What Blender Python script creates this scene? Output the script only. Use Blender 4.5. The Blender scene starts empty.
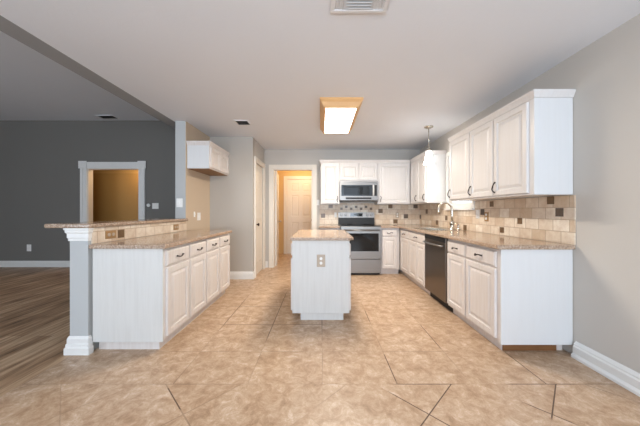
import bpy, bmesh, math, random
from mathutils import Vector, Matrix
random.seed(7)
PI = math.pi
SC = bpy.context.scene
COL = SC.collection

# ------------------------------------------------------------------ camera
CAMH = 1.17
cam = bpy.data.cameras.new('camera'); co = bpy.data.objects.new('camera', cam); COL.objects.link(co)
co.location = (0, 0, CAMH); co.rotation_euler = (PI/2, 0, 0)
cam.sensor_width = 36; cam.lens = 14.4
cam.shift_x = -1/640; cam.shift_y = -2/640; cam.clip_start = 0.02
SC.camera = co
# ------------------------------------------------------------------ world, lights, exposure
SC.view_settings.view_transform = 'Standard'
SC.view_settings.look = 'None'
SC.view_settings.exposure = 0.49
SC.view_settings.gamma = 1
SC.view_settings.use_curve_mapping = False
w = bpy.data.worlds.new('world'); SC.world = w; w.use_nodes = True
w.node_tree.nodes['Background'].inputs[0].default_value = (0.74, 0.86, 1.0, 1)
w.node_tree.nodes['Background'].inputs[1].default_value = 2.2

def area(name, loc, rot, sx, sy, power, col):
    l = bpy.data.lights.new(name, 'AREA'); l.shape = 'RECTANGLE'; l.size = sx; l.size_y = sy
    l.energy = power; l.color = col
    o = bpy.data.objects.new(name, l); COL.objects.link(o); o.location = loc; o.rotation_euler = rot
    return o
# daylight through the windows of the rear wall (behind the camera); kitchen one aimed steeply up to brighten the ceiling
area('rear_window_daylight', (0.1, -2.9, 1.25), (PI/2+.95, 0, 0), 3.4, 2.1, 160, (0.72, 0.85, 1.0))
area('living_window_daylight', (-5.6, -2.9, 1.4), (PI/2+.15, 0, 0), 2.2, 1.9, 50, (0.76, 0.87, 1.0))
# hallway and the room past the living room have their own warm ceiling lamps
def point(name, loc, power, col, r=0.08):
    l = bpy.data.lights.new(name, 'POINT'); l.energy = power; l.color = col; l.shadow_soft_size = r
    o = bpy.data.objects.new(name, l); COL.objects.link(o); o.location = loc
    return o
point('hall_lamp_light', (-0.45, 6.3, 2.2), 13, (1.0, 0.74, 0.44))
point('far_room_light', (-4.0, 5.68, 2.15), 12, (1.0, 0.70, 0.36))

# ------------------------------------------------------------------ materials
def lin(c):
    return tuple((v/12.92 if v <= .04045 else ((v+.055)/1.055)**2.4) for v in [x/255 for x in c]) + (1,)

class NT:
    def __init__(s, name):
        s.m = bpy.data.materials.new(name); s.m.use_nodes = True
        s.n = s.m.node_tree.nodes; s.l = s.m.node_tree.links
        s.b = s.n['Principled BSDF']
    def node(s, t, **kw):
        x = s.n.new(t)
        for k, v in kw.items(): setattr(x, k, v)
        return x
    def put(s, inp, v):
        if hasattr(v, 'is_linked') or isinstance(v, bpy.types.NodeSocket): s.l.new(v, inp)
        else: inp.default_value = v
    def math(s, op, a, b=None, c=None):
        x = s.node('ShaderNodeMath', operation=op)
        s.put(x.inputs[0], a)
        if b is not None: s.put(x.inputs[1], b)
        if c is not None: s.put(x.inputs[2], c)
        return x.outputs[0]
    def mix(s, f, a, b, bt='MIX'):
        x = s.node('ShaderNodeMix', data_type='RGBA', blend_type=bt)
        s.put(x.inputs[0], f); s.put(x.inputs[6], a); s.put(x.inputs[7], b)
        return x.outputs[2]
    def noise(s, vec, scale, detail=3, rough=.5, dist=0.0):
        x = s.node('ShaderNodeTexNoise'); s.put(x.inputs['Vector'], vec)
        x.inputs['Scale'].default_value = scale; x.inputs['Detail'].default_value = detail
        x.inputs['Roughness'].default_value = rough; x.inputs['Distortion'].default_value = dist
        return x.outputs[0]
    def ramp(s, f, stops):
        x = s.node('ShaderNodeValToRGB'); s.put(x.inputs[0], f)
        e = x.color_ramp.elements
        while len(e) < len(stops): e.new(.5)
        for i, (p, c) in enumerate(stops): e[i].position = p; e[i].color = c
        return x.outputs[0]
    def obj(s): return s.node('ShaderNodeTexCoord').outputs['Object']
    def pos(s): return s.node('ShaderNodeNewGeometry').outputs['Position']
    def scale(s, v, sc):
        x = s.node('ShaderNodeMapping'); s.put(x.inputs[0], v); x.inputs[3].default_value = sc
        return x.outputs[0]
    def bump(s, h, strength=.2, dist=.01):
        x = s.node('ShaderNodeBump'); x.inputs['Strength'].default_value = strength
        x.inputs['Distance'].default_value = dist; s.put(x.inputs['Height'], h)
        s.l.new(x.outputs[0], s.b.inputs['Normal'])
    def fin(s, col, rough=.5, metal=0, **kw):
        s.put(s.b.inputs['Base Color'], col); s.put(s.b.inputs['Roughness'], rough)
        s.b.inputs['Metallic'].default_value = metal
        for k, v in kw.items(): s.b.inputs[k].default_value = v
        return s.m

def wallpaint(name, c, tex=0.12, sc=60):
    t = NT(name); p = t.pos(); c = lin(c)
    n = t.noise(p, 1.3, 2); c2 = tuple(x*.95 for x in c[:3]) + (1,)
    t.bump(t.noise(p, sc, 4), tex, .004)
    return t.fin(t.mix(n, c, c2), .75)

M = {}
M['wall'] = wallpaint('kitchen_wall_paint', (200, 194, 186))
M['dark_wall'] = wallpaint('dark_wall_paint', (118, 115, 110))
M['alcove'] = wallpaint('kitchen_wall_paint_shaded', (184, 177, 168))  # kitchen wall paint, darkened to stand in for dimmer light at left rear
M['column'] = wallpaint('column_paint', (186, 187, 186))
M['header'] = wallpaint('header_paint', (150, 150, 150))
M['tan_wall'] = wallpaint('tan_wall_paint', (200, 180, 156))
M['ceiling'] = wallpaint('ceiling_paint', (228, 231, 236), .25, 45)
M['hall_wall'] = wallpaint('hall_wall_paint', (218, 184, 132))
M['far_wall'] = wallpaint('far_room_paint', (196, 160, 104))
def plain(name, c, rough=.5, metal=0, nsc=25, amt=.06, **kw):
    t = NT(name); c = lin(c); c2 = tuple(x*(1-amt) for x in c[:3]) + (1,)
    return t.fin(t.mix(t.noise(t.obj(), nsc, 2), c, c2), rough, metal, **kw)
M['trim'] = plain('white_trim_paint', (232, 230, 226), .38)
M['doorpaint'] = plain('door_paint', (232, 224, 212), .4)
M['plate'] = plain('white_plastic', (238, 236, 232), .35)
M['beige_plate'] = plain('beige_plate', (186, 168, 148), .4)
M['bronze_plate'] = plain('bronze_plate', (178, 140, 96), .35, .4)
M['black'] = plain('black_plastic', (16, 16, 18), .5)
M['blackglass'] = plain('black_glass', (9, 10, 12), .06)
M['mwglass'] = plain('microwave_glass', (44, 50, 56), .10)
M['pull'] = plain('dark_bronze_pull', (62, 52, 48), .3, .8)
M['nickel'] = plain('brushed_nickel', (205, 198, 186), .22, 1)
M['vent_white'] = plain('vent_enamel', (228, 228, 228), .4)
M['vent_dark'] = plain('dark_vent_metal', (70, 66, 64), .6)  # flat dark grey for louvres, vent backings and burner rings
M['brown_door'] = plain('brown_door_paint', (176, 136, 78), .5)
M['kickwood'] = plain('raw_oak_kick', (136, 90, 50), .6, 0, 8, .35)
M['underwood'] = plain('unfinished_cabinet_underside', (150, 116, 84), .7, 0, 8, .2)
M['grille'] = plain('sink_drain', (120, 120, 120), .3, 1)

def steel(name, c, rough=.28):
    t = NT(name); v = t.scale(t.obj(), (3, 3, 160)); n = t.noise(v, 1, 2)
    c = lin(c); c2 = tuple(x*.82 for x in c[:3]) + (1,)
    return t.fin(t.mix(n, c, c2), rough, .92)
M['steel'] = steel('stainless_steel', (150, 147, 144), .38)
M['darksteel'] = steel('dark_stainless', (126, 116, 106), .30)

def cab(name, c, streak, amt=1.0):
    t = NT(name); v = t.scale(t.obj(), (38, 38, 2.2))
    n = t.noise(v, 1, 4, .6); n2 = t.noise(t.obj(), 3.0, 3)
    f = t.math('MULTIPLY', t.ramp(n, [(.42, (0, 0, 0, 1)), (.72, (1, 1, 1, 1))]), amt*.5)
    colr = t.mix(f, lin(c), lin(streak))
    f2 = t.math('MULTIPLY', n2, .35*amt)
    colr = t.mix(f2, colr, lin(streak))
    t.bump(n, .08, .002)
    return t.fin(colr, .36)
M['cab'] = cab('whitewashed_cabinet_wood', (222, 216, 212), (200, 187, 177))
M['cabend'] = cab('white_end_panel', (214, 212, 208), (190, 186, 180), .6)
M['cabend_white'] = cab('painted_white_end_panel', (219, 219, 219), (208, 206, 203), .35)
M['cabupper'] = cab('white_upper_cabinet_wood', (218, 215, 213), (206, 199, 194), .8)

def granite():
    t = NT('beige_granite'); p = t.pos()
    n1 = t.noise(p, 75, 4, .75); n2 = t.noise(p, 38, 3, .6); n3 = t.noise(p, 4, 3)
    c = t.ramp(n1, [(.32, lin((66, 56, 48))), (.45, lin((142, 119, 98))), (.55, lin((184, 162, 140))), (.68, lin((224, 214, 202)))])
    c = t.mix(t.math('MULTIPLY', n2, .5), c, lin((150, 116, 92)))
    c = t.mix(t.math('MULTIPLY', n3, .35), c, lin((206, 182, 162)))
    return t.fin(c, .13, 0, **{'Specular IOR Level': .65})
M['granite'] = granite()

def tilefloor():
    t = NT('travertine_floor_tile'); p = t.pos()
    s = t.node('ShaderNodeSeparateXYZ'); t.l.new(p, s.inputs[0]); x, y = s.outputs[0], s.outputs[1]
    S = .505; D = .7071
    def dist(e, per):    # distance from the nearest line of a periodic set
        f = t.math('FRACT', t.math('ADD', t.math('DIVIDE', e, per), .5))
        return t.math('MULTIPLY', t.math('ABSOLUTE', t.math('SUBTRACT', f, .5)), per)
    ex = t.math('SUBTRACT', x, .01); ey = t.math('SUBTRACT', y, 2.13)
    dx = dist(ex, S); dy = dist(ey, S)
    eu = t.math('SUBTRACT', t.math('SUBTRACT', x, y), -.85); ev = t.math('SUBTRACT', t.math('ADD', x, y), .68)
    du = t.math('MULTIPLY', dist(eu, D), D); dv = t.math('MULTIPLY', dist(ev, D), D)
    straight = t.math('MINIMUM', dx, t.math('ADD', dy, t.math('MULTIPLY', t.math('LESS_THAN', y, 2.1), 1)))
    diag = t.math('MINIMUM', du, dv)
    isd = t.math('LESS_THAN', y, 1.73)
    d = t.math('ADD', t.math('MULTIPLY', isd, diag), t.math('MULTIPLY', t.math('SUBTRACT', 1, isd), straight))
    d = t.math('MINIMUM', d, t.math('ABSOLUTE', t.math('SUBTRACT', y, 1.73)))
    n = t.noise(p, 1.9, 1)
    grout = t.math('MULTIPLY', t.math('LESS_THAN', d, .0036), t.ramp(n, [(.50, (.06,)*3+(1,)), (.62, (1,)*3+(1,))]))
    wear = None
    for cx, cy, rr in ((-.49, 3.0, .60), (.51, 1.92, .15), (.70, 1.56, .24), (1.50, 1.85, .24), (1.01, 2.4, .20), (-.92, 1.6, .12), (.51, 2.85, .13), (1.40, 1.56, .14)):
        q = t.math('SQRT', t.math('ADD', t.math('POWER', t.math('SUBTRACT', x, cx), 2), t.math('POWER', t.math('SUBTRACT', y, cy), 2)))
        k = t.math('MULTIPLY', t.math('SUBTRACT', rr*1.25, q), 8/rr*.5); k.node.use_clamp = True
        wear = k if wear is None else t.math('MAXIMUM', wear, k)
    grout = t.math('MULTIPLY', t.math('LESS_THAN', d, .0036), t.math('MAXIMUM', wear, t.math('MULTIPLY', t.ramp(n, [(.42, (.08,)*3+(1,)), (.66, (1,)*3+(1,))]), .5)))
    # tile id
    def cell(e, per): return t.math('FLOOR', t.math('DIVIDE', e, per))
    idx = t.math('ADD', t.math('MULTIPLY', isd, cell(eu, D)), t.math('MULTIPLY', t.math('SUBTRACT', 1, isd), cell(ex, S)))
    idy = t.math('ADD', t.math('MULTIPLY', isd, cell(ev, D)), t.math('MULTIPLY', t.math('SUBTRACT', 1, isd), cell(ey, S)))
    cv = t.node('ShaderNodeCombineXYZ'); t.put(cv.inputs[0], idx); t.put(cv.inputs[1], idy); t.put(cv.inputs[2], isd)
    wn = t.node('ShaderNodeTexWhiteNoise', noise_dimensions='3D'); t.l.new(cv.outputs[0], wn.inputs[0])
    off = t.node('ShaderNodeVectorMath', operation='MULTIPLY_ADD'); t.l.new(wn.outputs[1], off.inputs[0])
    off.inputs[1].default_value = (4, 4, 4); t.l.new(p, off.inputs[2])
    n1 = t.noise(off.outputs[0], 10.0, 9, .80, .4); n2 = t.noise(off.outputs[0], 5, 4, .6, .3)
    c = t.ramp(n1, [(.30, lin((136, 108, 84))), (.44, lin((178, 148, 120))), (.56, lin((204, 178, 152))), (.68, lin((234, 220, 205)))])
    c = t.mix(t.math('MULTIPLY', n2, .45), c, lin((172, 136, 102)))
    c = t.mix(t.math('MULTIPLY', wn.outputs[0], .06), c, lin((164, 128, 96)))
    c = t.mix(grout, c, lin((92, 66, 44)))
    t.bump(t.math('SUBTRACT', n1, t.math('MULTIPLY', grout, .8)), .18, .004)
    return t.fin(c, t.ramp(n1, [(.3, (.42,)*3+(1,)), (.7, (.28,)*3+(1,))]), 0, **{'Specular IOR Level': .4})
M['floor'] = tilefloor()

def wood():
    t = NT('dark_wood_plank'); p = t.pos()
    mp = t.node('ShaderNodeMapping'); t.l.new(p, mp.inputs[0]); mp.inputs[2].default_value = (0, 0, PI/2)
    b = t.node('ShaderNodeTexBrick'); t.l.new(mp.outputs[0], b.inputs[0])
    b.inputs['Scale'].default_value = 1; b.inputs['Brick Width'].default_value = 1.2; b.inputs['Row Height'].default_value = .14
    b.inputs['Mortar Size'].default_value = .0018; b.offset = .37
    b.inputs[1].default_value = (.25,)*3+(1,); b.inputs[2].default_value = (.75,)*3+(1,); b.inputs[3].default_value = (0, 0, 0, 1)
    n = t.noise(t.scale(p, (22, 1.6, 1)), 1, 4, .6)
    f = t.math('ADD', t.math('MULTIPLY', b.outputs[0], .35), t.math('SUBTRACT', t.math('MULTIPLY', n, 1.05), .17))
    c = t.ramp(f, [(.28, lin((104, 80, 58))), (.5, lin((172, 138, 106))), (.75, lin((216, 186, 152)))])
    return t.fin(c, .42)
M['wood'] = wood()

def splash(name, axis, bw=.15):
    t = NT(name); p = t.pos(); s = t.node('ShaderNodeSeparateXYZ'); t.l.new(p, s.inputs[0])
    cv = t.node('ShaderNodeCombineXYZ'); t.l.new(s.outputs[axis], cv.inputs[0])
    t.put(cv.inputs[1], t.math('SUBTRACT', s.outputs[2], .895))
    b = t.node('ShaderNodeTexBrick'); t.l.new(cv.outputs[0], b.inputs[0])
    b.inputs['Scale'].default_value = 1; b.inputs['Brick Width'].default_value = bw; b.inputs['Row Height'].default_value = .1015
    b.inputs['Mortar Size'].default_value = .0034; b.inputs['Mortar Smooth'].default_value = .2; b.inputs['Bias'].default_value = 0
    b.inputs[1].default_value = lin((240, 230, 214)); b.inputs[2].default_value = lin((208, 186, 160)); b.inputs[3].default_value = lin((184, 164, 142))
    n = t.noise(p, 14, 5, .65, .4)
    c = t.mix(t.math('MULTIPLY', t.ramp(n, [(.35, (0, 0, 0, 1)), (.7, (1, 1, 1, 1))]), .45), b.outputs[0], lin((178, 140, 106)))
    t.bump(t.math('ADD', t.math('MULTIPLY', b.outputs[1], -.6), n), .2, .004)
    return t.fin(c, .42)
M['splash_x'] = splash('beige_tile_along_x', 0); M['splash_y'] = splash('beige_tile_along_y', 1)
M['inset'] = plain('brown_accent_tile', (126, 98, 70), .3, 0, 60, .45)
M['inset2'] = plain('grey_accent_tile', (112, 96, 84), .3, 0, 60, .4)

def oak():
    t = NT('honey_oak'); n = t.noise(t.scale(t.obj(), (3, 30, 30)), 1, 4, .6)
    return t.fin(t.mix(n, lin((236, 192, 136)), lin((204, 152, 96))), .45)
M['oak'] = oak()
def emit(name, c, e, base=(.9, .9, .9, 1)):
    t = NT(name); n = t.noise(t.obj(), 200, 2)
    t.put(t.b.inputs['Emission Color'], t.mix(t.math('MULTIPLY', n, .06), c, (1, 1, 1, 1)))
    t.b.inputs['Emission Strength'].default_value = e
    return t.fin(base, .4)
M['lens'] = emit('lit_acrylic_lens', (1.0, .93, .84, 1), 11)
M['shade'] = emit('lit_frosted_glass', (1.0, .96, .90, 1), 12)
M['display'] = emit('clock_display', (.10, .14, .16, 1), .3, (.02, .02, .02, 1))
def glass():
    t = NT('window_glass'); t.b.inputs['Transmission Weight'].default_value = 1
    t.b.inputs['IOR'].default_value = 1.45
    return t.fin((1, 1, 1, 1), .02)
M['glass'] = glass()

# ------------------------------------------------------------------ helpers
def tag(o, label=None, cat=None, group=None, kind=None):
    if label: o['label'] = label
    if cat: o['category'] = cat
    if group: o['group'] = group
    if kind: o['kind'] = kind
    return o
def thing(name, label, cat, loc=(0, 0, 0), rz=0, group=None):
    o = bpy.data.objects.new(name, None); COL.objects.link(o); o.empty_display_size = .1
    o.location = loc; o.rotation_euler = (0, 0, rz)
    return tag(o, label, cat, group)
def obj(name, bm, mats, parent=None, loc=(0, 0, 0), bevel=0, seg=2, smooth=False, label=None):
    bmesh.ops.remove_doubles(bm, verts=bm.verts, dist=1e-5)
    bmesh.ops.recalc_face_normals(bm, faces=bm.faces)
    if smooth:
        for f in bm.faces: f.smooth = True
    me = bpy.data.meshes.new(name); bm.to_mesh(me); bm.free()
    o = bpy.data.objects.new(name, me); COL.objects.link(o); o.location = loc
    for m in (mats if isinstance(mats, (list, tuple)) else [mats]): me.materials.append(m)
    if parent: o.parent = parent
    if bevel:
        b = o.modifiers.new('bevel', 'BEVEL'); b.width = bevel; b.segments = seg; b.limit_method = 'ANGLE'; b.angle_limit = math.radians(40)
    if label: o['label'] = label
    return o
def struct(name, bm, mats, **kw):
    o = obj(name, bm, mats, **kw); o['kind'] = 'structure'; return o
def B(): return bmesh.new()
def box(bm, x0, x1, y0, y1, z0, z1, mi=0):
    v = [bm.verts.new(c) for c in ((x0,y0,z0),(x1,y0,z0),(x1,y1,z0),(x0,y1,z0),(x0,y0,z1),(x1,y0,z1),(x1,y1,z1),(x0,y1,z1))]
    for q in ((0,3,2,1),(4,5,6,7),(0,1,5,4),(1,2,6,5),(2,3,7,6),(3,0,4,7)):
        bm.faces.new([v[i] for i in q]).material_index = mi
    return bm
def bx(*a): return box(B(), *a)
def cells(us, vs, full, a, b, axis='z', bm=None):
    """slab made of the grid cells for which full(i, j); thickness a..b along axis; joined into one clean shell."""
    bm = bm or B(); cache = {}
    def V(i, j, k):
        key = (i, j, k)
        if key not in cache:
            u, v, t = us[i], vs[j], (a, b)[k]
            cache[key] = bm.verts.new({'z': (u, v, t), 'y': (u, t, v), 'x': (t, u, v)}[axis])
        return cache[key]
    n, m = len(us)-1, len(vs)-1
    F = lambda i, j: 0 <= i < n and 0 <= j < m and full(i, j)
    for i in range(n):
        for j in range(m):
            if not F(i, j): continue
            for k in (0, 1): bm.faces.new([V(i,j,k), V(i+1,j,k), V(i+1,j+1,k), V(i,j+1,k)])
            if not F(i-1, j): bm.faces.new([V(i,j,0), V(i,j+1,0), V(i,j+1,1), V(i,j,1)])
            if not F(i+1, j): bm.faces.new([V(i+1,j,0), V(i+1,j+1,0), V(i+1,j+1,1), V(i+1,j,1)])
            if not F(i, j-1): bm.faces.new([V(i,j,0), V(i+1,j,0), V(i+1,j,1), V(i,j,1)])
            if not F(i, j+1): bm.faces.new([V(i,j+1,0), V(i+1,j+1,0), V(i+1,j+1,1), V(i,j+1,1)])
    return bm
def tube(bm, pts, r, n=8):
    pts = [Vector(p) for p in pts]; rings = []; up = None
    for i, p in enumerate(pts):
        d = (pts[min(i+1, len(pts)-1)] - pts[max(i-1, 0)]).normalized()
        if up is None: up = Vector((0, 0, 1)) if abs(d.z) < .9 else Vector((1, 0, 0))
        a = d.cross(up).normalized(); up = a.cross(d).normalized()
        rr = r[i] if isinstance(r, (list, tuple)) else r
        rings.append([bm.verts.new(p + rr*(math.cos(2*PI*k/n)*a + math.sin(2*PI*k/n)*up)) for k in range(n)])
    for A, C in zip(rings, rings[1:]):
        for k in range(n): bm.faces.new([A[k], A[(k+1) % n], C[(k+1) % n], C[k]])
    bm.faces.new(rings[0]); bm.faces.new(rings[-1])
    return bm
def lathe(bm, prof, c=(0, 0, 0), n=24, axis='z'):
    rings = []
    for r, h in prof:
        ring = []
        for k in range(n):
            a = 2*PI*k/n; x, y = r*math.cos(a), r*math.sin(a)
            p = {'z': (x, y, h), 'y': (x, h, y), 'x': (h, x, y)}[axis]
            ring.append(bm.verts.new((c[0]+p[0], c[1]+p[1], c[2]+p[2])))
        rings.append(ring)
    for A, C in zip(rings, rings[1:]):
        for k in range(n): bm.faces.new([A[k], A[(k+1) % n], C[(k+1) % n], C[k]])
    bm.faces.new(rings[0]); bm.faces.new(rings[-1])
    return bm
def loops(bm, x0, x1, z0, z1, prof, y0=0, fill=True, sgn=1, mi=0):
    """concentric rectangles in the XZ plane; prof = (inset, y) pairs."""
    rr = []
    for ins, y in prof:
        rr.append([bm.verts.new(c) for c in ((x0+ins, y0+y*sgn, z0+ins), (x1-ins, y0+y*sgn, z0+ins), (x1-ins, y0+y*sgn, z1-ins), (x0+ins, y0+y*sgn, z1-ins))])
    for A, C in zip(rr, rr[1:]):
        for k in range(4): bm.faces.new([A[k], A[(k+1) % 4], C[(k+1) % 4], C[k]]).material_index = mi
    if fill: bm.faces.new(rr[-1]).material_index = mi
    return rr
def sweep_profile(bm, path, prof):
    """sweep an outline of (out, z) pairs along a flat path with mitred corners; 'out' is to the right of travel."""
    n = len(path); rings = []
    for i, p in enumerate(path):
        p = Vector(p)
        d0 = (p - Vector(path[i-1])).normalized() if i else None
        d1 = (Vector(path[i+1]) - p).normalized() if i < n-1 else None
        d0 = d0 or d1; d1 = d1 or d0
        n0 = Vector((d0.y, -d0.x)); n1 = Vector((d1.y, -d1.x)); nn = (n0+n1).normalized(); k = 1/max(.3, nn.dot(n0))
        rings.append([bm.verts.new((p.x+nn.x*o*k, p.y+nn.y*o*k, z)) for o, z in prof])
    m = len(prof)
    for A, C in zip(rings, rings[1:]):
        for k in range(m): bm.faces.new([A[k], A[(k+1) % m], C[(k+1) % m], C[k]])
    bm.faces.new(rings[0]); bm.faces.new(rings[-1])
    return bm

RW, BY, H = 2.05, 5.30, 2.44       # right wall, back wall, kitchen ceiling
LY, LH = 5.35, 3.06                # living room far wall and ceiling
LX0, LX1 = -2.06, -1.91            # half wall

# ------------------------------------------------------------------ structure
struct('floor', bx(-2.02, RW+.12, -3.0, 7.1, -.1, 0), M['floor'])
struct('floor_living', bx(-9.0, -2.02, -3.0, 6.4, -.1, -.002), M['wood'])
# ceilings
struct('ceiling', bx(-2.08, RW+.12, -3.0, 7.1, H, H+.12), M['ceiling'])
struct('ceiling_living', bx(-9.0, -2.26, -3.0, 6.4, LH, LH+.1), M['ceiling'])
struct('wall_header', bx(-2.26, -2.082, -3.0, 5.34, H, LH+.1), M['header'])
# right wall with window opening
WY0, WY1, WZ0, WZ1 = 3.455, 4.10, 1.26, 2.05
ys = [-3.0, WY0, WY1, 7.1]; zs = [0, WZ0, WZ1, H]
struct('wall_right', cells(ys, zs, lambda i, j: not (i == 1 and j == 1), RW, RW+.12, 'x'), M['wall'])
# back wall with the hall doorway
DX0, DX1, DZ = -.99, -.176, 2.04
xs = [-1.17, DX0, DX1, RW-.001]
struct('wall_back', cells(xs, [0, DZ, H], lambda i, j: not (i == 1 and j == 0), BY, BY+.11, 'y'), M['wall'])
# left rear block: wall end, alcove wall and the wall that faces the camera; closet doorway on its side
CY0, CY1 = 4.56, 5.17
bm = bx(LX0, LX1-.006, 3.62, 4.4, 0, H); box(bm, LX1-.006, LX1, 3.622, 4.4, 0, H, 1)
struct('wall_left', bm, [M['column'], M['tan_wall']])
struct('wall_alcove_rear', bx(LX0, -1.17, 4.4, 4.51, 0, H), M['alcove'])
struct('wall_closet', cells([4.51, CY0, CY1, BY-.001], [0, 2.04, H], lambda i, j: not (i == 1 and j == 0), -1.28, -1.17, 'x'), M['wall'])
struct('wall_living_right', bx(LX0, LX0+.1, 4.51, LY+.11, 0, H), M['dark_wall'])
# half wall under the bar
struct('wall_peninsula', bx(LX0, LX1, 2.10, 3.62, 0, 1.03), M['column'])
# living room far wall with a doorway, outer walls
FX0, FX1, FZ = -4.88, -3.80, 2.06
struct('wall_living_far', cells([-9.0, FX0, FX1, LX0], [0, FZ, LH], lambda i, j: not (i == 1 and j == 0), LY, LY+.11, 'y'), M['dark_wall'])
struct('wall_living_left', bx(-9.1, -9.0, -3.0, 6.4, 0, LH), M['dark_wall'])
# wall behind the camera: a wide patio opening in the kitchen, a window in the living room
struct('wall_rear', cells([-9.0, -6.8, -4.4, -1.75, 1.9, RW+.12], [0, .25, .4, 2.35, H], lambda i, j: not ((i == 3 and j in (1, 2)) or (i == 1 and j == 2)), -3.12, -3.0, 'y'), M['wall'])
struct('wall_rear_upper', bx(-9.0, -2.08, -3.12, -3.0, H, LH), M['dark_wall'])
# hallway behind the back wall
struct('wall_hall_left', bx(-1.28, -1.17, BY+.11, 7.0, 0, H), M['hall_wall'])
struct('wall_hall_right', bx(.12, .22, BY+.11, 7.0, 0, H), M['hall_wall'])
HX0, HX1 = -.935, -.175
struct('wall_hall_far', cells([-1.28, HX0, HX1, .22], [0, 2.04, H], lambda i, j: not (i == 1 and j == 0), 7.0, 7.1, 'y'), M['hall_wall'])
# room past the living room doorway
struct('wall_far_room', bx(-6.0, -3.2, 6.1, 6.2, 0, LH), M['far_wall'])
struct('wall_far_room_left', bx(-6.0, -5.9, LY+.11, 6.1, 0, LH), M['far_wall'])
struct('wall_far_room_right', bx(-3.3, -3.2, LY+.11, 6.1, 0, LH), M['far_wall'])

BBP = [(0, 0), (.016, 0), (.016, .085), (.011, .10), (.011, .115), (.004, .13), (0, .13)]
def base(name, path): return struct(name, sweep_profile(B(), path, BBP), M['trim'])
# big right baseboard has a shoe moulding at the floor
BIG = [(0, 0), (.045, 0), (.045, .018), (.030, .035), (.030, .085), (.022, .095), (.022, .105), (.010, .120), (.004, .125), (0, .125)]
struct('baseboard_right', sweep_profile(B(), [(RW, -3.0), (RW, 2.055)][::-1], BIG), M['trim'])
base('baseboard_alcove', [(-1.288, 4.4), (-1.17, 4.4), (-1.17, 4.47)])
base('baseboard_alcove_rear', [(-1.905, 4.4), (-1.288, 4.4)])
base('baseboard_back', [(-1.17, 5.275), (-1.17, BY), (-1.10, BY)])
base('baseboard_living', [(-9.0, LY), (-5.03, LY)])
base('baseboard_living_right', [(-3.65, LY), (LX0-.01, LY)])
# base and cap moulding wrapped round the end of the half wall
PEN = [(0, 0), (.026, 0), (.026, .052), (.019, .062), (.019, .082), (.013, .09), (.013, .125), (.005, .145), (0, .145)]
ring = [(LX0, 3.6), (LX0, 2.10), (LX1, 2.10), (LX1, 2.121)]
def outward(path): return path
pm = B(); sweep_profile(pm, ring, [(o, z) for o, z in PEN]); 
def flip_if(bm): return bm
struct('baseboard_peninsula', pm, M['trim'])

CAS = [(0, 0), (0, -.012), (.012, -.018), (.06, -.018), (.072, -.024), (.085, -.024), (.085, 0)]
def casing(name, x0, x1, ztop, cw, y, sgn=1, mat='trim', axis='y', plinth=False, depth=.02):
    """flat moulded casing round an opening, on the face at y (sgn -1: towards -Y)."""
    bm = B()
    def bar(a0, a1, b0, b1, d):
        lo, hi = (y, y+sgn*d) if sgn > 0 else (y+sgn*d, y)
        if axis == 'y': box(bm, a0, a1, lo, hi, b0, b1)
        else: box(bm, lo, hi, a0, a1, b0, b1)
    for (k, d) in ((0, depth), (1, depth*.45)):
        w0 = cw*.35 if k else 0
        if k: # outer raised band
            bar(x0-cw, x0-cw*.6, 0, ztop+cw, depth+d); bar(x1+cw*.6, x1+cw, 0, ztop+cw, depth+d)
            bar(x0-cw*.6, x1+cw*.6, ztop+cw*.6, ztop+cw, depth+d)
        else:
            bar(x0-cw*.6, x0, 0, ztop, d); bar(x1, x1+cw*.6, 0, ztop, d); bar(x0-cw*.6, x1+cw*.6, ztop, ztop+cw*.6, d)
    return struct(name, bm, M[mat])
casing('trim_1', DX0, DX1, DZ, .085, BY-.001, -1, 'doorpaint')
casing('trim_2', CY0, CY1, 2.04, .085, -1.169, 1, 'doorpaint', 'x')
casing('trim_3', FX0, FX1, FZ, .13, LY-.001, -1, 'trim')
casing('trim_4', HX0, HX1, 2.04, .08, 6.999, -1, 'doorpaint')
# corner blocks on the living room casing
bm = B()
for x in (FX0-.075, FX1+.075): box(bm, x-.085, x+.085, LY-.036, LY-.03, FZ-.005, FZ+.15)
# jambs
def jamb(name, x0, x1, y0, y1, zt, mat, t=.018):
    bm = B(); box(bm, x0, x0+t, y0, y1, 0, zt); box(bm, x1-t, x1, y0, y1, 0, zt); box(bm, x0+t, x1-t, y0, y1, zt-t, zt)
    return struct(name, bm, M[mat])
struct('trim_5', bm, M['trim'])
jamb('trim_6', DX0, DX1, BY, BY+.11, DZ, 'doorpaint')
jamb('trim_7', FX0, FX1, LY, LY+.11, FZ, 'doorpaint')

# ---- doors
def leaf(w, h, t, cols, rows, depth=.008):
    """panelled door leaf, front face at y=-t/2, raised panels on both faces."""
    bm = B()
    xs = [0] + [v for c in cols for v in c] + [w]; zs = [0] + [v for c in rows for v in c] + [h]
    for s in (-1, 1):
        for i in range(len(xs)-1):
            for j in range(len(zs)-1):
                x0, x1, z0, z1 = xs[i], xs[i+1], zs[j], zs[j+1]
                if i % 2 and j % 2:
                    loops(bm, x0, x1, z0, z1, [(0, t/2), (.012, t/2-depth), (.026, t/2-depth), (.05, t/2-.002)], 0, True, s)
                else:
                    bm.faces.new([bm.verts.new(c) for c in ((x0, s*t/2, z0), (x1, s*t/2, z0), (x1, s*t/2, z1), (x0, s*t/2, z1))])
    for q in (((0,0),(w,0)), ((0,h),(w,h))):
        (a, z), (b, _) = q
        for x0, x1 in zip(xs, xs[1:]):
            bm.faces.new([bm.verts.new(c) for c in ((x0,-t/2,z),(x1,-t/2,z),(x1,t/2,z),(x0,t/2,z))])
    for x in (0, w):
        for z0, z1 in zip(zs, zs[1:]):
            bm.faces.new([bm.verts.new(c) for c in ((x,-t/2,z0),(x,t/2,z0),(x,t/2,z1),(x,-t/2,z1))])
    return bm
ROWS = [(.20, .86), (1.02, 1.60), (1.70, 1.93)]
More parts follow.
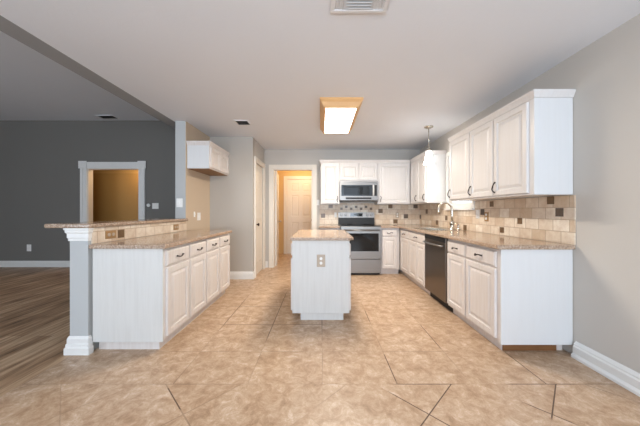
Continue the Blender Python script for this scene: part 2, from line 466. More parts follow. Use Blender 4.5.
def knob(parent, x, z, t, name='door_handle', side=-1, mat='nickel'):
    bm = lathe(B(), [(.028, 0), (.028, side*.006), (.011, side*.01), (.011, side*.035), (.026, side*.042), (.030, side*.055), (.022, side*.066), (.001, side*.068)], (x, side*t/2, z), 16, 'y')
    return obj(name, bm, M[mat], parent, smooth=True)
def door(name, w, h, loc, rz, cols, mat, hx, side=-1, both=False):
    e = bpy.data.objects.new(name, None); COL.objects.link(e); e.location = loc; e.rotation_euler = (0, 0, rz); e['kind'] = 'structure'
    obj('door_panel', leaf(w, h, .035, cols, ROWS), M[mat], e)
    knob(e, hx, .92, .035, side=side, mat='pull' if name == 'door_1' else 'nickel')
    return e
# closet door in the side wall, facing +X
cw_ = CY1-CY0-.01
door('door_1', cw_, 2.03, (-1.20, CY0+.005, .004), PI/2, [(.09, cw_/2-.04), (cw_/2+.04, cw_-.09)], 'doorpaint', .07, side=-1)
# six panel door at the end of the hall
dw = HX1-HX0-.01
door('door_2', dw, 2.03, (HX0+.005, 7.03, .004), 0, [(.11, dw/2-.05), (dw/2+.05, dw-.11)], 'doorpaint', dw-.06, side=-1)
# door leaf standing open into the hall
door('door_3', .76, 2.03, (DX0+.030, BY+.13, .004), PI/2+.10, [(.11, .33), (.43, .65)], 'doorpaint', .70, side=-1)
# plain brown door seen through the living room doorway
e = bpy.data.objects.new('door_4', None); COL.objects.link(e); e.location = (-5.40, 6.06, 0); e['kind'] = 'structure'
obj('door_panel', bx(0, 1.08, -.02, .02, 0, 2.06), M['brown_door'], e, bevel=.004)
bm = B(); loops(bm, .10, .98, .15, 1.95, [(0, 0), (.01, .004), (.02, 0)], -.0205, False)
knob(e, 1.02, .95, .04)

# ---- window over the sink
def window():
    e = bpy.data.objects.new('window_1', None); COL.objects.link(e); e.location = (RW, WY0, WZ0); e['kind'] = 'structure'
    W, HH = WY1-WY0, WZ1-WZ0
    bm = B()       # lining and sash, local: x = thickness, y along the wall
    for (a, b, c, d) in ((0, .03, 0, HH), (W-.03, W, 0, HH), (.03, W-.03, 0, .03), (.03, W-.03, HH-.03, HH), (.03, W-.03, HH/2-.02, HH/2+.02)):
        box(bm, .04, .09, a+.001, b-.001, c, d)
    obj('window_frame', bm, M['trim'], e)
    bm = B()
    for (a, b, c, d) in ((-.06, 0, -.05, HH+.06), (W, W+.06, -.05, HH+.06), (0, W, HH, HH+.06)):
        box(bm, -.018, -.001, a, b, c, d)
    obj('window_casing', bm, M['trim'], e)
    bm = bx(-.04, .04, .001, W-.001, -.045, .001) if False else B()
    box(bm, -.045, -.001, -.06, W+.06, -.075, -.05); box(bm, -.018, -.001, 0, W, -.05, 0)
    obj('window_sill', bm, M['trim'], e)
    obj('window_pane', bx(.062, .066, .03, W-.03, .03, HH-.03), M['glass'], e)
window()

# ------------------------------------------------------------------ cabinets
DT = .019
DOORP = [(0, 0), (0, -.014), (.004, -DT), (.048, -DT), (.053, -.009), (.063, -.008), (.088, -.0175)]
DRWP = [(0, 0), (0, -.011), (.004, -.013), (.012, -DT)]
def front(w, h, prof):
    bm = B(); r = loops(bm, 0, w, 0, h, prof); bm.faces.new(r[0]); return bm
def pull(parent, x, z, y, vertical=False, L=.10):
    pts = []
    for k in range(13):
        u = -1 + 2*k/12
        out = -.026*(1-abs(u)**3) - .003
        wv = .008*math.sin(u*PI)
        pts.append((wv, out, u*L/2) if vertical else (u*L/2, out, wv))
    r = [.0085, .0065, .005, .005, .0055, .006, .0065, .006, .0055, .005, .005, .0065, .0085]
    return obj('handle', tube(B(), pts, r, 7), M['pull'], parent, (x, y, z), smooth=True)
def cab_door(parent, x0, x1, z0, z1, yf, mat, handle=None, name='door'):
    d = obj(name, front(x1-x0, z1-z0, DOORP), M[mat], parent, (x0, yf, z0))
    if handle: pull(d, handle[0]-x0, handle[1]-z0, -DT, True)
    return d
def drawer(parent, x0, x1, z0, z1, yf, mat, handle=True):
    d = obj('drawer', front(x1-x0, z1-z0, DRWP), M[mat], parent, (x0, yf, z0))
    if handle: pull(d, (x1-x0)/2, (z1-z0)/2, -DT)
    return d
BD = .585
def base_cabinet(label, loc, rz, w, cols, end=None, kick='cab', drawers=True, hollow=False, group='base cabinets', kickend=None, frontpos=True, widefront=False):
    """cols: list of (x0, x1) door columns."""
    t = thing('base_cabinet', label, 'cabinet', loc, rz, group)
    x0, x1 = 0.0005, w-.0005
    bm = B()
    if hollow:
        box(bm, x0, x0+.018, -BD+.02, -.001, .09, .858); box(bm, x1-.018, x1, -BD+.02, -.001, .09, .858)
        box(bm, x0+.018, x1-.018, -BD+.02, -.001, .09, .108); box(bm, x0+.018, x1-.018, -.010, -.001, .108, .858)
        box(bm, x0, x1, -BD, -BD+.02, .09, .858)
    else: box(bm, x0, x1, -BD, -.001, .09, .858)
    obj('body', bm, M['cab'], t)
    k0 = x0 + (.03 if end == 'left' else 0); k1 = x1 - (.06 if end == 'right' else 0)
    obj('toe_kick', bx(k0, k1, -BD+.055, -.02, 0, .09), M['cab'], t)
    if kick != 'cab': obj('kick_board', bx(k1+.001, k1+.012, -BD+.06, -.08, .002, .078), M[kick], t, label='unpainted brown board closing the toe kick end')
    if end:
        ex = (x1, x1+.012) if end == 'right' else (x0-.012, x0)
        obj('end_panel', bx(ex[0], ex[1], -BD, -.003, .082, .858), M['cabend_white' if end == 'right' else 'cabend'], t, label='smooth blue-white end panel')
    g = .006
    if widefront: drawer(t, cols[0][0]+g, cols[-1][1]-g, .705, .832, -BD, 'cab', True)
    for a, b in cols:
        if drawers and not widefront: drawer(t, a+g, b-g, .705, .832, -BD, 'cab')
        cab_door(t, a+g, b-g, .115, .688, -BD, 'cab')
    return t

# left peninsula run, facing +X : local x runs toward +Y
lx = LX1+.0115
e0 = [2.136, 2.535, 2.905, 3.28, 3.655]
lab = ['whitewashed peninsula cabinet with broad blue-white end panel, nearest the camera', 'second whitewashed peninsula cabinet from the near end',
       'third whitewashed peninsula cabinet from the near end', 'far whitewashed peninsula cabinet, next to the grey alcove wall']
for i in range(4):
    wd = e0[i+1]-e0[i]
    base_cabinet(lab[i], (lx, e0[i], 0), PI/2, wd, [(.022, wd-.006)] if i == 0 else [(.006, wd-.006)], 'left' if i == 0 else None, group='peninsula base cabinets')
# right run, facing -X : local x runs toward -Y
rx = RW-.0015
def rcab(label, yfar, ynear, cols, **kw):
    wd = yfar-ynear
    return base_cabinet(label, (rx, yfar, 0), -PI/2, wd, [(yfar-a, yfar-b) for a, b in cols], group='right wall base cabinets', **kw)
rcab('base cabinet nearest the camera on the right, with tall white end panel', 2.567, 2.092, [(2.56, 2.125)], end='right', kick='kickwood')
rcab('base cabinet between the dishwasher and the white end cabinet', 2.944, 2.567, [(2.94, 2.57)])
rcab('sink base cabinet with two doors under one wide false drawer, beyond the dishwasher', 4.235, 3.556, [(4.23, 3.9), (3.89, 3.57)], hollow=True, widefront=True)
rcab('corner base cabinet of the right run, in the corner by the range side', 5.295, 4.235, [(4.66, 4.24)])
# back run, facing -Y
base_cabinet('narrow base cabinet just right of the range, facing the camera', (1.103, BY-.001, 0), 0, .34, [(.01, .31)], group='back wall base cabinets')
base_cabinet('base cabinet left of the range, mostly behind the island', (-.02, BY-.001, 0), 0, .365, [(.01, .355)], group='back wall base cabinets')

UD = .315
def crown(bm, path, z):
    return sweep_profile(bm, path, [(0, z), (.006, z), (.010, z+.012), (.020, z+.036), (.025, z+.044), (.025, z+.058), (0, z+.058)])
def wall_cabinet(label, loc, rz, w, cols, z0, z1, depth=UD, hand=None, endl=False, endr=False, mat='cabupper', group='upper cabinets', crownp=None, under=None, fz=None):
    t = thing('wall_cabinet', label, 'cabinet', (loc[0], loc[1], z0), rz, group)
    h = z1-z0
    ztop = h-.058
    obj('body', bx(.0005, w-.0005, -depth, -.001, .004, ztop), M[mat], t)
    if under: obj('underside', bx(.012, w-.012, -depth+.012, -.012, -.004, .0035), M[under], t, label='bare brown wooden underside')
    if crownp: obj('crown_moulding', crown(B(), crownp(w, depth), ztop-.0005), M[mat], t)
    if endr: obj('end_panel', bx(w-.0005, w+.008, -depth, -.002, .004, ztop-.001), M['cabend_white'], t, label='plain white end panel')
    if endl: obj('end_panel', bx(-.008, 0, -depth, -.002, .004, ztop-.001), M['cabend_white'], t, label='plain white end panel')
    for i, (a, b) in enumerate(cols):
        hd = None
        if hand and hand[i]: hd = ((a+.03) if hand[i] == 'l' else (b-.03), .10)
        cab_door(t, a+.004, b-.004, .02, ztop-.015, -depth, mat, hd)
    return t
# path to the right of travel = outward
wall_cabinet('long white three-door upper cabinet on the right wall, nearest the camera', (rx, 3.43, 0), -PI/2, 3.43-2.088,
             [(.0, .465), (.47, .875), (.88, 1.30)], 1.30, 2.15, hand='lll', endr=True, crownp=lambda w, d: [(0, -.001), (0, -d-DT*0), (w+.008, -d), (w+.008, -.001)], group='right wall upper cabinets')
wall_cabinet('white two-door upper cabinet in the back corner on the right wall, behind the pendant lamp', (rx, 5.295, 0), -PI/2, 5.295-4.19,
             [(.40, .72), (.725, 1.075)], 1.30, 2.155, hand='rr', endr=True, crownp=lambda w, d: [(.40, -d), (w+.008, -d), (w+.008, -.001)], group='right wall upper cabinets')
BUD = .35
wall_cabinet('narrow one-door upper cabinet left of the microwave', (-.005, BY-.001, 0), 0, .36, [(.02, .35)], 1.30, 2.155, BUD, hand='r', crownp=lambda w, d: [(0, -.001), (0, -d), (w, -d)], group='back wall upper cabinets')
wall_cabinet('short two-door upper cabinet directly above the microwave', (.357, BY-.001, 0), 0, .738, [(.01, .365), (.373, .73)], 1.745, 2.155, BUD, crownp=lambda w, d: [(0, -d), (w, -d)], group='back wall upper cabinets')
wall_cabinet('wide one-door upper cabinet right of the microwave', (1.097, BY-.001, 0), 0, .625, [(.02, .61)], 1.30, 2.155, BUD, hand='l', crownp=lambda w, d: [(0, -d), (w, -d)], group='back wall upper cabinets')
wall_cabinet('small white two-door cabinet high on the tan alcove wall at left', (LX1+.0015, 3.655, 0), PI/2, .74, [(.02, .365), (.37, .72)], 1.775, 2.165, UD, endl=True, mat='cab',
             crownp=lambda w, d: [(-.008, -.001), (-.008, -d), (w, -d)], under='underwood')

# island
isl = thing('kitchen_island', 'white kitchen island with beige granite top and one outlet on its front panel', 'island', (0, 2.73, 0))
obj('body', bx(-.307, .304, 0, .98, .078, .862), M['cabend'], isl, bevel=.004)
obj('toe_kick', bx(-.218, .24, .02, .92, 0, .078), M['cabend'], isl)
bm = B()
P = [(-.32, -.075), (.30, -.075), (.345, -.03), (.345, .99), (.30, 1.035), (-.275, 1.035), (-.32, .99)]
lo = [bm.verts.new((x, y, .863)) for x, y in P]; hi = [bm.verts.new((x, y, .895)) for x, y in P]
bm.faces.new(lo); bm.faces.new(hi)
for k in range(len(P)): bm.faces.new([lo[k], lo[(k+1) % len(P)], hi[(k+1) % len(P)], hi[k]])
obj('countertop', bm, M['granite'], isl, bevel=.008, seg=3)
for (a, b) in ((.03, .48), (.50, .95)):
    for side in (1, -1):
        d = obj('door', front(b-a, .56, DOORP), M['cab'], isl, (.304 if side > 0 else -.307, (a if side > 0 else b), .10)); d.rotation_euler = (0, 0, side*PI/2)
        d = obj('drawer', front(b-a, .13, DRWP), M['cab'], isl, (.304 if side > 0 else -.307, (a if side > 0 else b), .69)); d.rotation_euler = (0, 0, side*PI/2)

# ------------------------------------------------------------------ countertops
CT0, CT1 = .8605, .8955
SKX0, SKX1, SKY0, SKY1 = 1.53, 1.88, 3.60, 4.16
xs = [1.097, 1.412, SKX0, SKX1, RW-.012]; ysr = [2.045, SKY0, SKY1, 4.655, BY-.012]
def full(i, j):
    if i == 0: return j == 3
    return not (i == 2 and j == 1)
ct = obj('countertop', cells(xs, ysr, full, CT0, CT1), M['granite'], bevel=.009, seg=3)
tag(ct, 'L-shaped beige granite countertop with the sink, along the right and back walls', 'countertop')
ct = obj('countertop', bx(-.035, .347, 4.655, BY-.012, CT0, CT1), M['granite'], bevel=.009, seg=3)
tag(ct, 'short beige granite countertop left of the range', 'countertop')
ct = obj('countertop', bx(LX1+.012, -1.272, 2.085, 3.672, CT0, CT1), M['granite'], bevel=.009, seg=3)
tag(ct, 'lower beige granite countertop on the left peninsula', 'countertop')
bm = B()
P = [(-2.24, 2.07), (-1.872, 2.07), (-1.872, 3.618), (-2.29, 3.618), (-2.29, 2.12)]
lo = [bm.verts.new((x, y, 1.031)) for x, y in P]; hi = [bm.verts.new((x, y, 1.066)) for x, y in P]
bm.faces.new(lo); bm.faces.new(hi)
for k in range(5): bm.faces.new([lo[k], lo[(k+1) % 5], hi[(k+1) % 5], hi[k]])
tag(obj('bar_top', bm, M['granite'], bevel=.012, seg=3), 'raised granite bar top capping the half wall at left', 'bar top')
# capital moulding under the bar top
CAPP = [(0, .925), (.008, .925), (.008, .945), (.013, .95), (.013, .985), (.022, .995), (.022, 1.012), (.028, 1.018), (.028, 1.030), (0, 1.030)]
struct('trim_8', sweep_profile(B(), [(LX0, 3.6), (LX0, 2.10), (LX1, 2.10), (LX1, 2.121)], CAPP), M['trim'])

# ------------------------------------------------------------------ backsplash
def inset(bm, axis, c, z, s=.05, mi=1, dx=0):
    if axis == 'x': box(bm, dx-.0025, dx+.003, c-s/2, c+s/2, z-s/2, z+s/2, mi)
    elif axis == '-x': box(bm, dx-.003, dx+.0025, c-s/2, c+s/2, z-s/2, z+s/2, mi)
    else: box(bm, c-s/2, c+s/2, dx-.0025, dx+.003, z-s/2, z+s/2, mi)
def wy(px): return RW*256/(px-321)              # right wall depth from where a tile sits
bm = cells([2.058, WY0-.065, WY1+.065, BY-.0115], [.896, 1.183, 1.298], lambda i, j: not (i == 1 and j == 1), RW-.011, RW-.001, 'x')
for px, py, s, mi in ((551.9, 200.3, .066, 1), (560.8, 212.3, .07, 2), (521, 221, .056, 1), (503, 230, .055, 1), (492.6, 204, .055, 1), (483.4, 212, .06, 2), (465.8, 228, .06, 1),
                  (447, 218, .055, 1), (437.6, 222.5, .055, 1), (427.3, 211.5, .055, 1), (421, 217, .05, 2)):
    Y = wy(px); z = CAMH + (211-py)*Y/256; inset(bm, 'x', Y, max(z, .935), s*(1+.35*(Y-2)/2), mi, RW-.011)
tag(obj('tile_backsplash', bm, [M['splash_y'], M['inset'], M['inset2']]), 'beige tile backsplash with scattered brown accents on the right wall', 'backsplash')
bm = cells([-.03, .352, 1.098, RW-.001], [.896, 1.298, 1.33], lambda i, j: j == 0 or i == 1, BY-.011, BY-.001, 'y')
for px, py, mi in ((330.7, 206, 1), (323, 215.7, 1), (390.4, 206.3, 1), (380.4, 211, 1), (405.8, 216.3, 2), (395.4, 221.4, 1), (415.5, 206.2, 2)):
    x = (px-321)*5.29/256; z = CAMH + (211-py)*5.29/256; inset(bm, 'y', x, z, .088, mi, BY-.011)
for k in range(7): inset(bm, 'y', .42+k*.102, 1.235 + (.02 if k % 2 else -.02), .05, 1 + k % 2, BY-.011)
tag(obj('tile_backsplash', bm, [M['splash_x'], M['inset'], M['inset2']]), 'beige tile backsplash with brown accents behind the range', 'backsplash')
bm = bx(LX1+.001, LX1+.011, 2.125, 3.618, .896, 1.0305)
inset(bm, '-x', 2.43, .955, .075, 1, LX1+.011)
tag(obj('tile_backsplash', bm, [M['splash_y'], M['inset']]), 'low strip of beige tile between the peninsula counter and raised bar', 'backsplash')

# ------------------------------------------------------------------ outlets and switches
def outlet(name, label, cat, loc, rz, w=.07, h=.115, mat='plate', kind='outlet', gang=1, horizontal=False, smat='plate', group=None):
    t = thing(name, label, cat, loc, rz, group)
    if horizontal: w, h = h, w
    bm = B(); r = loops(bm, -w/2, w/2, -h/2, h/2, [(0, 0), (0, -.003), (.004, -.006)]); bm.faces.new(r[0])
    obj('cover_plate', bm, M[mat], t)
    if kind == 'outlet':
        for s in (-1, 1):
            cx, cz = (s*.024, 0) if horizontal else (0, s*.024)
            bm = lathe(B(), [(.016, -.0062), (.016, -.009), (.013, -.0105)], (cx, 0, cz), 14, 'y')
            obj('socket', bm, M[smat], t)
    else:
        for g in range(gang):
            cx = (g-(gang-1)/2)*.045
            sw = obj('rocker' if kind == 'rocker' else 'toggle', bx(cx-.008, cx+.008, -.014, -.0062, -.014, .014), M[smat], t, bevel=.002)
    return t
outlet('wall_outlet', 'beige duplex outlet in the middle of the island front panel', 'outlet', (0, 2.7285, .64), 0, .088, .13, 'beige_plate')
outlet('wall_outlet', 'bronze outlet beside a brown accent tile in the peninsula splash, near end', 'outlet', (LX1+.0115, 2.31, .958), PI/2, .07, .115, 'bronze_plate', horizontal=True, smat='beige_plate')
outlet('wall_outlet', 'bronze outlet in the peninsula splash, at its far end', 'outlet', (LX1+.0115, 3.35, .958), PI/2, .07, .115, 'bronze_plate', horizontal=True, smat='beige_plate')
outlet('wall_outlet', 'bronze outlet on the right wall tile between two brown accents', 'outlet', (RW-.0115, 3.15, 1.10), -PI/2, .075, .115, 'bronze_plate', smat='plate')
outlet('light_switch', 'white switch on the right wall tile at the window corner', 'switch', (RW-.0115, 3.33, 1.13), -PI/2, .075, .115, 'plate', 'toggle')
outlet('wall_outlet', 'beige outlet on the back wall tile right of the range', 'outlet', (1.575, BY-.0115, 1.085), 0, .07, .115, 'beige_plate')
outlet('wall_outlet', 'outlet on the back wall tile left of the range', 'outlet', (.30, BY-.0115, 1.09), 0, .05, .1, 'plate')
outlet('light_switch', 'white switch on the narrow end of the wall beside the alcove', 'switch', (-2.0, 3.6185, 1.285), 0, .085, .125, 'plate', 'toggle')
outlet('light_switch', 'double white switch on the tan alcove wall above the peninsula', 'switch', (LX1+.001, 4.0, 1.085), PI/2, .10, .12, 'plate', 'toggle', 2)
outlet('light_switch', 'small white plate high on the tan alcove wall, beside the double switch', 'switch', (LX1+.001, 3.86, 1.12), PI/2, .04, .08, 'plate', 'toggle')
outlet('wall_outlet', 'white outlet low on the dark living room wall', 'outlet', (-6.1, LY-.001, .40), 0, .09, .14, 'plate')
outlet('light_switch', 'wide white switch plate right of the living room doorway', 'switch', (-3.46, LY-.001, 1.275), 0, .13, .12, 'plate', 'toggle', 2)
t = thing('thermostat', 'small round thermostat between living room doorway and switch plate', 'thermostat', (-3.6, LY-.001, 1.29), 0)
obj('dial', lathe(B(), [(.035, 0), (.035, -.015), (.026, -.022), (.001, -.022)], (0, 0, 0), 16, 'y'), M['plate'], t)
outlet('light_switch', 'white switch between hall doorway and left upper cabinet', 'switch', (-.06, BY-.001, 1.345), 0, .055, .11, 'plate', 'toggle')

# ------------------------------------------------------------------ range
RX0, RX1, RF = .352, 1.092, 4.655
r = thing('range', 'freestanding stainless range with black glass cooktop and oven window', 'range', ((RX0+RX1)/2, BY-.014, 0))
W = (RX1-RX0)/2-.003; D = BY-.014-RF
obj('body', bx(-W, W, -D+.03, 0, .03, .893), M['darksteel'], r)
obj('cooktop', bx(-W, W, -D+.0, -.06, .8935, .907), M['blackglass'], r, bevel=.003)
for (x, y, rr) in ((-.18, -.2, .09), (.18, -.2, .075), (-.18, -.45, .075), (.18, -.45, .10)):
    obj('burner', lathe(B(), [(rr, .9072), (rr, .9080), (rr-.006, .9080), (rr-.006, .9072)], (x, y, 0), 28), M['vent_dark'], r)
bm = B()
pr = [(-.06, .894), (-.075, .90), (-.055, 1.135), (-.002, 1.135), (-.002, .894)]
A = [bm.verts.new((-W, y, z)) for y, z in pr]; C2 = [bm.verts.new((W, y, z)) for y, z in pr]
bm.faces.new(A); bm.faces.new(C2)
for k in range(5): bm.faces.new([A[k], A[(k+1) % 5], C2[(k+1) % 5], C2[k]])
bg = obj('backguard', bm, M['black'], r)
bm = B(); 
def bgy(z): return -.075 + (z-.90)/.235*.020
v = [bm.verts.new(c) for c in ((-W-.001, bgy(1.035)-.006, 1.035), (W+.001, bgy(1.035)-.006, 1.035), (W+.001, bgy(1.142)-.006, 1.142), (-W-.001, bgy(1.142)-.006, 1.142),
                               (-W-.001, bgy(1.035)+.004, 1.035), (W+.001, bgy(1.035)+.004, 1.035), (W+.001, .001, 1.142), (-W-.001, .001, 1.142))]
for q in ((0,1,2,3), (4,5,6,7), (0,1,5,4), (1,2,6,5), (2,3,7,6), (3,0,4,7)): bm.faces.new([v[i] for i in q])
obj('control_panel', bm, M['steel'], bg, label='stainless control strip')
obj('display', bx(-.125, .125, bgy(1.09)-.011, bgy(1.09)-.003, 1.06, 1.125), M['blackglass'], bg)
obj('clock', bx(-.05, .05, bgy(1.09)-.0125, bgy(1.09)-.0105, 1.085, 1.108), M['display'], bg)
for x in (-.305, -.22, .22, .305):
    obj('knob', lathe(B(), [(.026, -.002), (.026, -.010), (.020, -.014), (.018, -.034), (.001, -.035)], (x, bgy(1.09)-.004, 1.09), 18, 'y'), M['steel'], bg, smooth=False)
od = obj('oven_door', bx(-W, W, -D-.022, -D+.028, .30, .888), M['steel'], r, bevel=.004)
obj('oven_window', bx(-W+.045, W-.045, -D-.0245, -D-.0215, .44, .765), M['blackglass'], od, bevel=.001)
bm = tube(B(), [(-W+.04, -D-.065, .825), (W-.04, -D-.065, .825)], .013, 12)
for s in (-1, 1): tube(bm, [(s*(W-.08), -D-.065, .825), (s*(W-.08), -D-.021, .825)], .009, 8)
obj('handle', bm, M['steel'], od, smooth=True)
obj('storage_drawer', bx(-W, W, -D-.016, -D+.028, .045, .292), M['steel'], r, bevel=.004)
obj('kick', bx(-W+.01, W-.01, -D+.06, -.05, 0, .03), M['black'], r)

# ------------------------------------------------------------------ microwave
m = thing('microwave', 'stainless over-the-range microwave with dark window, under the short upper cabinet', 'microwave', (.722, BY-.012, 1.372))
MW, MD, MH = .364, .40, .37
obj('body', bx(-MW, MW, -MD+.03, 0, .012, MH), M['darksteel'], m)
md = obj('door', bx(-MW, MW, -MD-.006, -MD+.029, .0, MH-.035), M['steel'], m, bevel=.004)
obj('window', bx(-MW+.03, .255, -MD-.0085, -MD-.0055, .085, MH-.075), M['mwglass'], md, bevel=.001)
obj('window_screen', bx(-MW+.075, .20, -MD-.0095, -MD-.0083, .105, MH-.095), M['blackglass'], md)
obj('control_panel', bx(.295, .345, -MD-.0085, -MD-.0055, .085, MH-.075), M['black'], md)
obj('button_strip', bx(-.25, .24, -MD-.0085, -MD-.0055, .022, .058), M['black'], md)
bm = tube(B(), [(.275, -MD-.04, .09), (.275, -MD-.04, MH-.08)], .010, 10)
for z in (.11, MH-.10): tube(bm, [(.275, -MD-.04, z), (.275, -MD-.004, z)], .007, 8)
obj('handle', bm, M['plate'], md, smooth=True)
bm = bx(-MW, MW, -MD-.004, -MD+.029, MH-.033, MH-.001)
obj('vent_grille', bm, M['steel'], m)
obj('base_plate', bx(-MW+.01, MW-.01, -MD+.03, -.02, -.006, .0115), M['black'], m)

# ------------------------------------------------------------------ dishwasher
d = thing('dishwasher', 'dark stainless dishwasher set between base cabinets of the right run', 'dishwasher', (RW-.02, 3.25, 0), -PI/2)
W = .298; F = -.570
obj('body', bx(-W, W, F+.03, 0, .10, .857), M['black'], d)
dd = obj('door', bx(-W+.003, W-.003, F-.022, F+.028, .105, .855), M['darksteel'], d, bevel=.004)
obj('control_strip', bx(-W+.006, W-.006, F-.0235, F-.021, .80, .85), M['black'], dd)
bm = tube(B(), [(-W+.05, F-.03, .755)] + [(-W+.05+k*(2*W-.1)/8, F-.06-.008*math.sin(PI*k/8), .755) for k in range(0, 9)] + [(W-.05, F-.03, .755)], .012, 10)
for s in (-1, 1): tube(bm, [(s*(W-.05), F-.055, .755), (s*(W-.05), F-.02, .755)], .01, 8)
obj('handle', bm, M['steel'], dd, smooth=True)
obj('kick_plate', bx(-W, W, F+.055, F+.075, 0, .10), M['black'], d)

# ------------------------------------------------------------------ sink and faucet
s = thing('sink', 'stainless undermount sink basin in the right countertop below the window', 'sink', ((SKX0+SKX1)/2, (SKY0+SKY1)/2, .8962))
a, b = (SKX1-SKX0)/2, (SKY1-SKY0)/2
bm = B(); rr = []
for (ix, z) in ((-.018, 0.0), (-.018, .003), (.004, .003), (.008, -.005), (.012, -.15), (.04, -.17)):
    rr.append([bm.verts.new(c) for c in ((-a+ix, -b+ix, z), (a-ix, -b+ix, z), (a-ix, b-ix, z), (-a+ix, b-ix, z))])
for A, C2 in zip(rr, rr[1:]):
    for k in range(4): bm.faces.new([A[k], A[(k+1) % 4], C2[(k+1) % 4], C2[k]])
bm.faces.new(rr[-1])
o = obj('basin', bm, M['nickel'], s)
obj('drain', lathe(B(), [(.04, -.1695), (.04, -.166), (.03, -.165), (.001, -.166)], (0, 0, 0), 18), M['grille'], s)
f = thing('faucet', 'tall brushed nickel gooseneck faucet standing behind the sink', 'faucet', (1.935, 3.78, .8962))
obj('base', lathe(B(), [(.042, 0), (.042, .008), (.032, .018), (.028, .07), (.034, .085), (.034, .105), (.019, .13)], (0, 0, 0), 18), M['nickel'], f, smooth=True)
pts = [(0, 0, .11), (0, 0, .20), (0, 0, .29)]
for k in range(1, 13):
    a_ = PI*k/12*1.08; pts.append((-.10*(1-math.cos(a_)), 0, .29+.10*math.sin(a_)*1.05))
pts.append((pts[-1][0]+.004, 0, pts[-1][2]-.03))
obj('spout', tube(B(), pts, [.017]*(len(pts)-3)+[.018, .021, .022], 12), M['nickel'], f, smooth=True)
obj('lever', tube(B(), [(.0, -.02, .075), (.0, -.045, .085), (-.01, -.075, .12)], [.009, .007, .006], 8), M['nickel'], f, smooth=True)
f = thing('soap_dispenser', 'small nickel soap dispenser beside the gooseneck faucet', 'soap dispenser', (1.94, 3.62, .8962))
obj('base', lathe(B(), [(.022, 0), (.022, .006), (.012, .012), (.011, .07), (.014, .08)], (0, 0, 0), 14), M['nickel'], f, smooth=True)
obj('nozzle', tube(B(), [(0, 0, .075), (0, 0, .09), (-.03, 0, .098), (-.06, 0, .09)], .006, 8), M['nickel'], f, smooth=True)

# ------------------------------------------------------------------ lamps
L = thing('ceiling_light', 'oak-framed fluorescent ceiling box with glowing white lens over the island', 'ceiling light', (.23, 3.39, H))
bm = B()
def rect(hx, hy, z): return [bm.verts.new(c) for c in ((-hx, -hy, z), (hx, -hy, z), (hx, hy, z), (-hx, hy, z))]
rr = [rect(.243, .535, -.0005), rect(.243, .535, -.022), rect(.225, .515, -.04), rect(.200, .492, -.088), rect(.192, .485, -.098), rect(.176, .468, -.098), rect(.176, .468, -.080)]
for A, C2 in zip(rr, rr[1:]):
    for k in range(4): bm.faces.new([A[k], A[(k+1) % 4], C2[(k+1) % 4], C2[k]])
bm.faces.new(rr[0])
obj('frame', bm, M['oak'], L)
obj('lens', bx(-.1755, .1755, -.4675, .4675, -.092, -.082), M['lens'], L)

p = thing('pendant_lamp', 'nickel pendant lamp with lit white glass shade over the sink', 'pendant lamp', (1.62, 3.85, H))
obj('canopy', lathe(B(), [(.065, -.0005), (.065, -.012), (.05, -.022), (.02, -.028), (.008, -.04)], (0, 0, 0), 24), M['nickel'], p, smooth=True)
obj('rod', tube(B(), [(0, 0, -.03), (0, 0, -.335)], .006, 8), M['nickel'], p, smooth=True)
obj('socket_cap', lathe(B(), [(.012, -.33), (.03, -.345), (.034, -.375)], (0, 0, 0), 20), M['nickel'], p, smooth=True)
bm = B(); n = 24; rings = []
for r_, z in ((.034, -.376), (.040, -.40), (.048, -.45), (.060, -.52), (.075, -.565), (.071, -.565), (.056, -.52), (.044, -.45), (.036, -.40), (.030, -.378)):
    rings.append([bm.verts.new((r_*math.cos(2*PI*k/n), r_*math.sin(2*PI*k/n), z)) for k in range(n)])
for A, C2 in zip(rings, rings[1:]):
    for k in range(n): bm.faces.new([A[k], A[(k+1) % n], C2[(k+1) % n], C2[k]])
obj('lamp_shade', bm, M['shade'], p, smooth=True)
area('ceiling_light_tubes', (.23, 3.39, H-.094), (0, 0, 0), .33, .9, 34, (1.0, .90, .76))
pl = point('pendant_bulb_light', (1.62, 3.85, H-.52), 4, (1.0, .90, .76), .05)

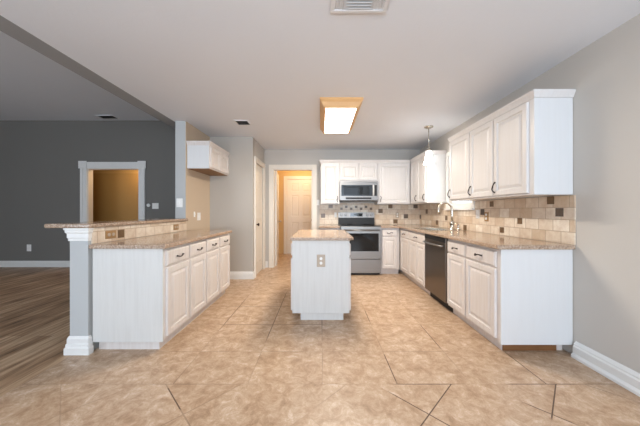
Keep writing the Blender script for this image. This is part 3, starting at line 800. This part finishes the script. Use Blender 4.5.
# ------------------------------------------------------------------ ceiling vents
v = thing('ceiling_vent', 'large white ceiling register with louvres, nearest the camera', 'vent', (.235, 1.47, H))
bm = B(); box(bm, -.175, .175, -.16, -.135, -.012, -.0005); box(bm, -.175, .175, .135, .16, -.012, -.0005); box(bm, -.175, -.15, -.135, .135, -.012, -.0005); box(bm, .15, .175, -.135, .135, -.012, -.0005)
obj('frame', bm, M['vent_white'], v, bevel=.003)
obj('backing', bx(-.15, .15, -.135, .135, -.003, -.0006), M['vent_white'], v)
for k in range(12):
    y = -.125 + k*.0225; sl = obj('louvre', bx(-.08, .075, -.009, .009, -.001, .001), M['vent_white'], v, (0, y, -.0095)); sl.rotation_euler = (.6, 0, 0)
for x in (-.14, -.122, -.104, .093, .111, .129, .145):
    sl = obj('louvre', bx(-.006, .006, -.13, .13, -.0008, .0008), M['vent_white'], v, (x, 0, -.0085)); sl.rotation_euler = (0, .7 if x < 0 else -.7, 0)
obj('divider', bx(-.094, -.090, -.13, .13, -.012, -.003), M['vent_white'], v); obj('divider', bx(.08, .084, -.13, .13, -.012, -.003), M['vent_white'], v)

def small_vent(label, loc, w, l, dark='vent_dark'):
    v = thing('ceiling_vent', label, 'vent', loc)
    bm = B(); g = .018
    box(bm, -w, w, -l, -l+g, -.01, -.0005); box(bm, -w, w, l-g, l, -.01, -.0005); box(bm, -w, -w+g, -l+g, l-g, -.01, -.0005); box(bm, w-g, w, -l+g, l-g, -.01, -.0005)
    obj('frame', bm, M['vent_white'], v)
    bm = bx(-w+g, w-g, -l+g, l-g, -.003, -.0006)
    obj('backing', bm, M[dark], v)
    n = 6
    for k in range(n):
        y = -l+g + (k+.5)*(2*l-2*g)/n
        s_ = obj('louvre', bx(-w+g, w-g, -.007, .007, -.001, .001), M[dark], v, (0, y, -.0065)); s_.rotation_euler = (.5, 0, 0)
small_vent('small dark return vent on the kitchen ceiling, left', (-1.12, 3.67, H), .10, .10)
small_vent('dark vent on the living room ceiling close to the far wall', (-4.28, 5.14, LH), .17, .10)
